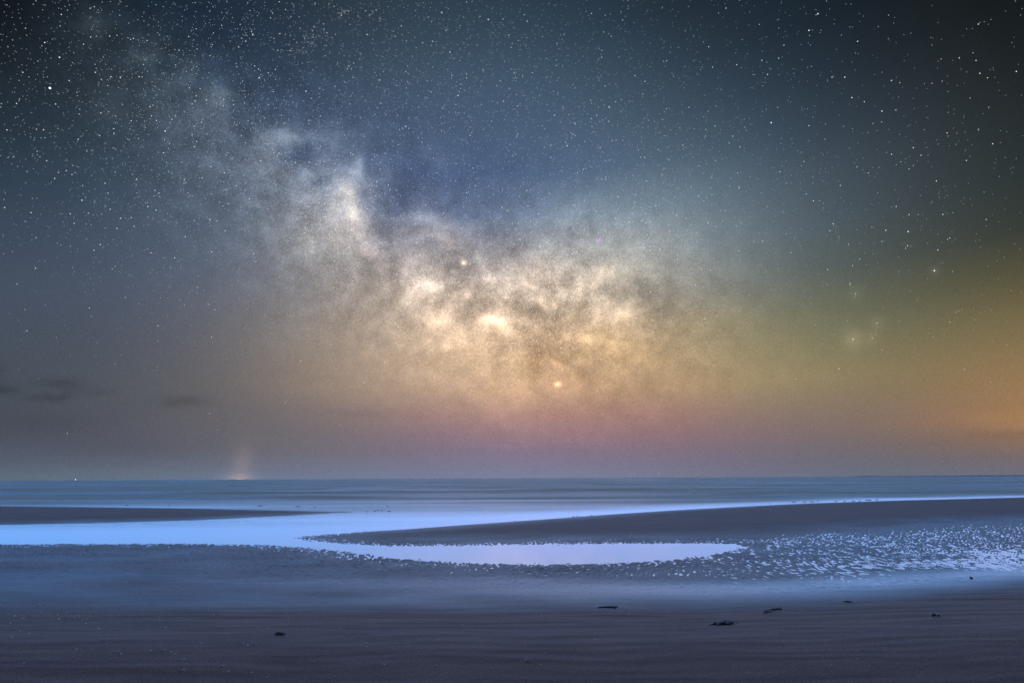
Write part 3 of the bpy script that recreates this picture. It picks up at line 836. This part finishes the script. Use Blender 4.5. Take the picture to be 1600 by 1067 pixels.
cand = []
nin = 0
rr = random.Random(99)
while nin < 9500:
    z = rr.random() * 0.80; a = (rr.random() - .5) * 2.2
    d = Vector((math.sin(a) * math.sqrt(1 - z * z), math.cos(a) * math.sqrt(1 - z * z), z))
    p = pix(d)
    if p is None or not (-60 < p[0] < 1660 and -60 < p[1] < 745): continue
    if rr.random() * 2.2 < star_density(*p):
        cand.append((d, p)); nin += 1
while len(cand) < 13000:                            # the rest of the vault
    z = rr.random(); a = rr.uniform(-math.pi, math.pi)
    d = Vector((math.sin(a) * math.sqrt(1 - z * z), math.cos(a) * math.sqrt(1 - z * z), z))
    p = pix(d)
    if (p and -60 < p[0] < 1660 and -60 < p[1] < 900) or z < 0.12: continue
    cand.append((d, (800, 200)))
for (cx, cy, n, s) in ((485, 62, 60, 11), (537, 22, 30, 6), (463, 80, 20, 12), (385, 45, 30, 14), (405, 122, 8, 3), (815, 390, 60, 25), (660, 118, 40, 18), (530, 330, 400, 40), (660, 430, 350, 50), (780, 470, 700, 65), (900, 430, 600, 80), (850, 540, 450, 55), (430, 230, 160, 45), (300, 160, 200, 70), (1000, 380, 220, 70), (690, 300, 150, 90)):
    for _ in range(n):
        x, y = rr.gauss(cx, s), rr.gauss(cy, s); cand.append((ray(x, y), (x, y)))
stars = []
for d, p in cand:
    u = rr.random()
    mag = 0.16 * (1 - u) ** -0.45                   # few bright, many faint
    mag = min(mag, 0.85)
    fade = 1.0 if p[1] < 380 else max(.6, 1 - (p[1] - 380) / 600)
    t = rr.random()
    c = (0.84, 0.92, 1.0) if t < .6 else ((.95, .98, 1) if t < .93 else (1, .92, .82))
    back = survey(*p)
    g = mag * fade * 1.1 + 0.35 * back[1]          # brightened by the sky glow behind, which is also added into its colour
    stars.append((d, 0.50 + 0.22 * min(mag, 2.2), 1.0, tuple(g * q + w for q, w in zip(c, back))))
WH = (1, 1, 1); OR = (1, .86, .66); PU = (.95, .45, 1.0); BL = (.85, .88, 1)
for (x, y, r, b, c) in [(78, 138, 2.3, 2.2, WH), (724, 411, 2.6, 2.2, (1, .97, .9)), (1205, 192, 1.8, 2, BL), (1460, 423, 1.8, 2, BL), (1333, 530, 1.7, 1.7, OR), (1363, 528, 1.3, 1.2, OR),
                        (1370, 505, 1.3, 1.2, WH), (1337, 459, 1.3, 1.2, WH), (1324, 501, 1.1, 1, OR), (1418, 384, 1.4, 1.5, BL), (1415, 388, 1.2, 1.2, WH), (1384, 360, 1.4, 1.5, WH), (1419, 362, 1.7, 1.8, BL),
                        (1378, 174, 1.5, 1.6, WH), (1278, 22, 1.6, 1.7, WH), (1264, 48, 1.6, 1.8, WH), (507, 319, 1.6, 1.6, WH), (93, 90, 1.6, 1.6, WH), (70, 67, 1.4, 1.4, WH), (258, 205, 1.7, 1.6, WH),
                        (634, 198, 1.7, 1.6, WH), (690, 20, 1.7, 1.8, BL), (763, 31, 1.8, 2, (.9, .8, 1)), (697, 48, 1.5, 1.6, (.85, .7, 1)), (703, 82, 1.5, 1.6, BL), (676, 65, 1.5, 1.4, WH), (478, 143, 1.6, 1.6, WH),
                        (405, 122, 1.6, 1.6, WH), (128, 313, 1.5, 1.5, WH), (205, 340, 1.3, 1.3, WH), (231, 323, 1.4, 1.4, WH), (937, 375, 2.0, 1.2, PU), (1071, 341, 1.5, 1.4, PU), (1075, 551, 1.5, 1.1, PU),
                        (793, 295, 1.3, 1.2, PU), (901, 328, 1.2, 1.1, PU), (420, 327, 1.4, 1.1, PU), (664, 322, 1.2, 1.1, PU), (886, 228, 1.6, 1.5, WH), (1145, 213, 1.4, 1.4, WH), (1271, 314, 1.4, 1.4, WH),
                        (1302, 350, 1.4, 1.4, WH), (1236, 395, 1.3, 1.3, WH), (1326, 382, 1.3, 1.3, WH), (1293, 421, 1.3, 1.3, WH), (1313, 290, 1.3, 1.3, WH), (1484, 503, 1.2, 1.1, OR), (1507, 577, 1.2, 1.1, OR),
                        (1311, 576, 1.5, 1.2, OR), (1331, 153, 1.5, 1.5, WH), (1320, 121, 1.5, 1.5, WH), (1300, 121, 1.3, 1.3, WH), (1340, 65, 1.4, 1.4, WH), (1588, 112, 1.4, 1.3, WH), (1551, 225, 1.4, 1.3, WH),
                        (1525, 95, 1.3, 1.2, WH), (1531, 115, 1.4, 1.3, WH), (1543, 122, 1.2, 1.1, WH), (1510, 251, 1.3, 1.3, WH), (1427, 231, 1.4, 1.3, WH), (1439, 243, 1.3, 1.2, WH), (1463, 283, 1.4, 1.4, WH),
                        (1541, 343, 1.2, 1.2, WH), (1339, 261, 1.2, 1.2, WH), (1499, 91, 1.3, 1.2, WH), (1484, 372, 1.2, 1.2, WH), (446, 629, 1.3, 1.0, WH), (105, 677, 1.3, .9, WH), (327, 646, 1.1, .8, WH), (205, 189, 1.3, 1.3, WH),
                        (68, 203, 1.4, 1.3, WH), (168, 134, 1.1, 1.1, WH), (592, 637, 1, .8, WH), (531, 663, 1, .8, WH), (767, 665, 1, .8, WH), (180, 569, 1, .8, WH), (1410, 597, 1, .8, OR)]:
    stars.append((ray(x, y), r * (0.60 if r > 2 else 0.52), b * (1 if r > 2 else .72), c))
OCT = np.array([(1, 0, 0), (-1, 0, 0), (0, 1, 0), (0, -1, 0), (0, 0, 1), (0, 0, -1)], float)
OF = np.array([(0, 2, 4), (2, 1, 4), (1, 3, 4), (3, 0, 4), (2, 0, 5), (1, 2, 5), (3, 1, 5), (0, 3, 5)])
ns = len(stars)
cen = np.array([tuple(s[0] * STAR_D) for s in stars]); rad = np.array([s[1] for s in stars]) * PX
rad = rad / (1 + 0.0)
off = np.array([(d.dot(fwd)) for d, *_ in stars])
vs = cen[:, None, :] + OCT[None] * rad[:, None, None]
fa = (np.arange(ns) * 6)[:, None, None] + OF[None]
me = bpy.data.meshes.new('stars')
vs = vs.reshape(-1, 3); fa = fa.reshape(-1, 3)
me.vertices.add(len(vs)); me.vertices.foreach_set('co', vs.astype(np.float32).ravel())
me.loops.add(fa.size); me.loops.foreach_set('vertex_index', fa.astype(np.int32).ravel())
me.polygons.add(len(fa)); me.polygons.foreach_set('loop_start', np.arange(0, fa.size, 3, dtype=np.int32)); me.polygons.foreach_set('loop_total', np.full(len(fa), 3, dtype=np.int32))
me.update(calc_edges=True)
colr = np.array([[s[3][0] * s[2], s[3][1] * s[2], s[3][2] * s[2], 1] for s in stars])
a = me.attributes.new('starlight', 'FLOAT_COLOR', 'POINT'); a.data.foreach_set('color', np.repeat(colr, 6, axis=0).astype(np.float32).ravel())
ms_ = bpy.data.materials.new('starlight'); ms_.use_nodes = True
t = ms_.node_tree; t.nodes.clear()
an = t.nodes.new('ShaderNodeAttribute'); an.attribute_name = 'starlight'
em = t.nodes.new('ShaderNodeEmission'); t.links.new(an.outputs['Color'], em.inputs[0]); em.inputs[1].default_value = 1.0
ou = t.nodes.new('ShaderNodeOutputMaterial'); t.links.new(em.outputs[0], ou.inputs[0])
ms_.cycles.emission_sampling = 'NONE'
me.materials.append(ms_)
so = bpy.data.objects.new('stars', me); COL.objects.link(so)
tag(so, 'thousands of small white stars scattered over the night sky', 'stars', kind='stuff')
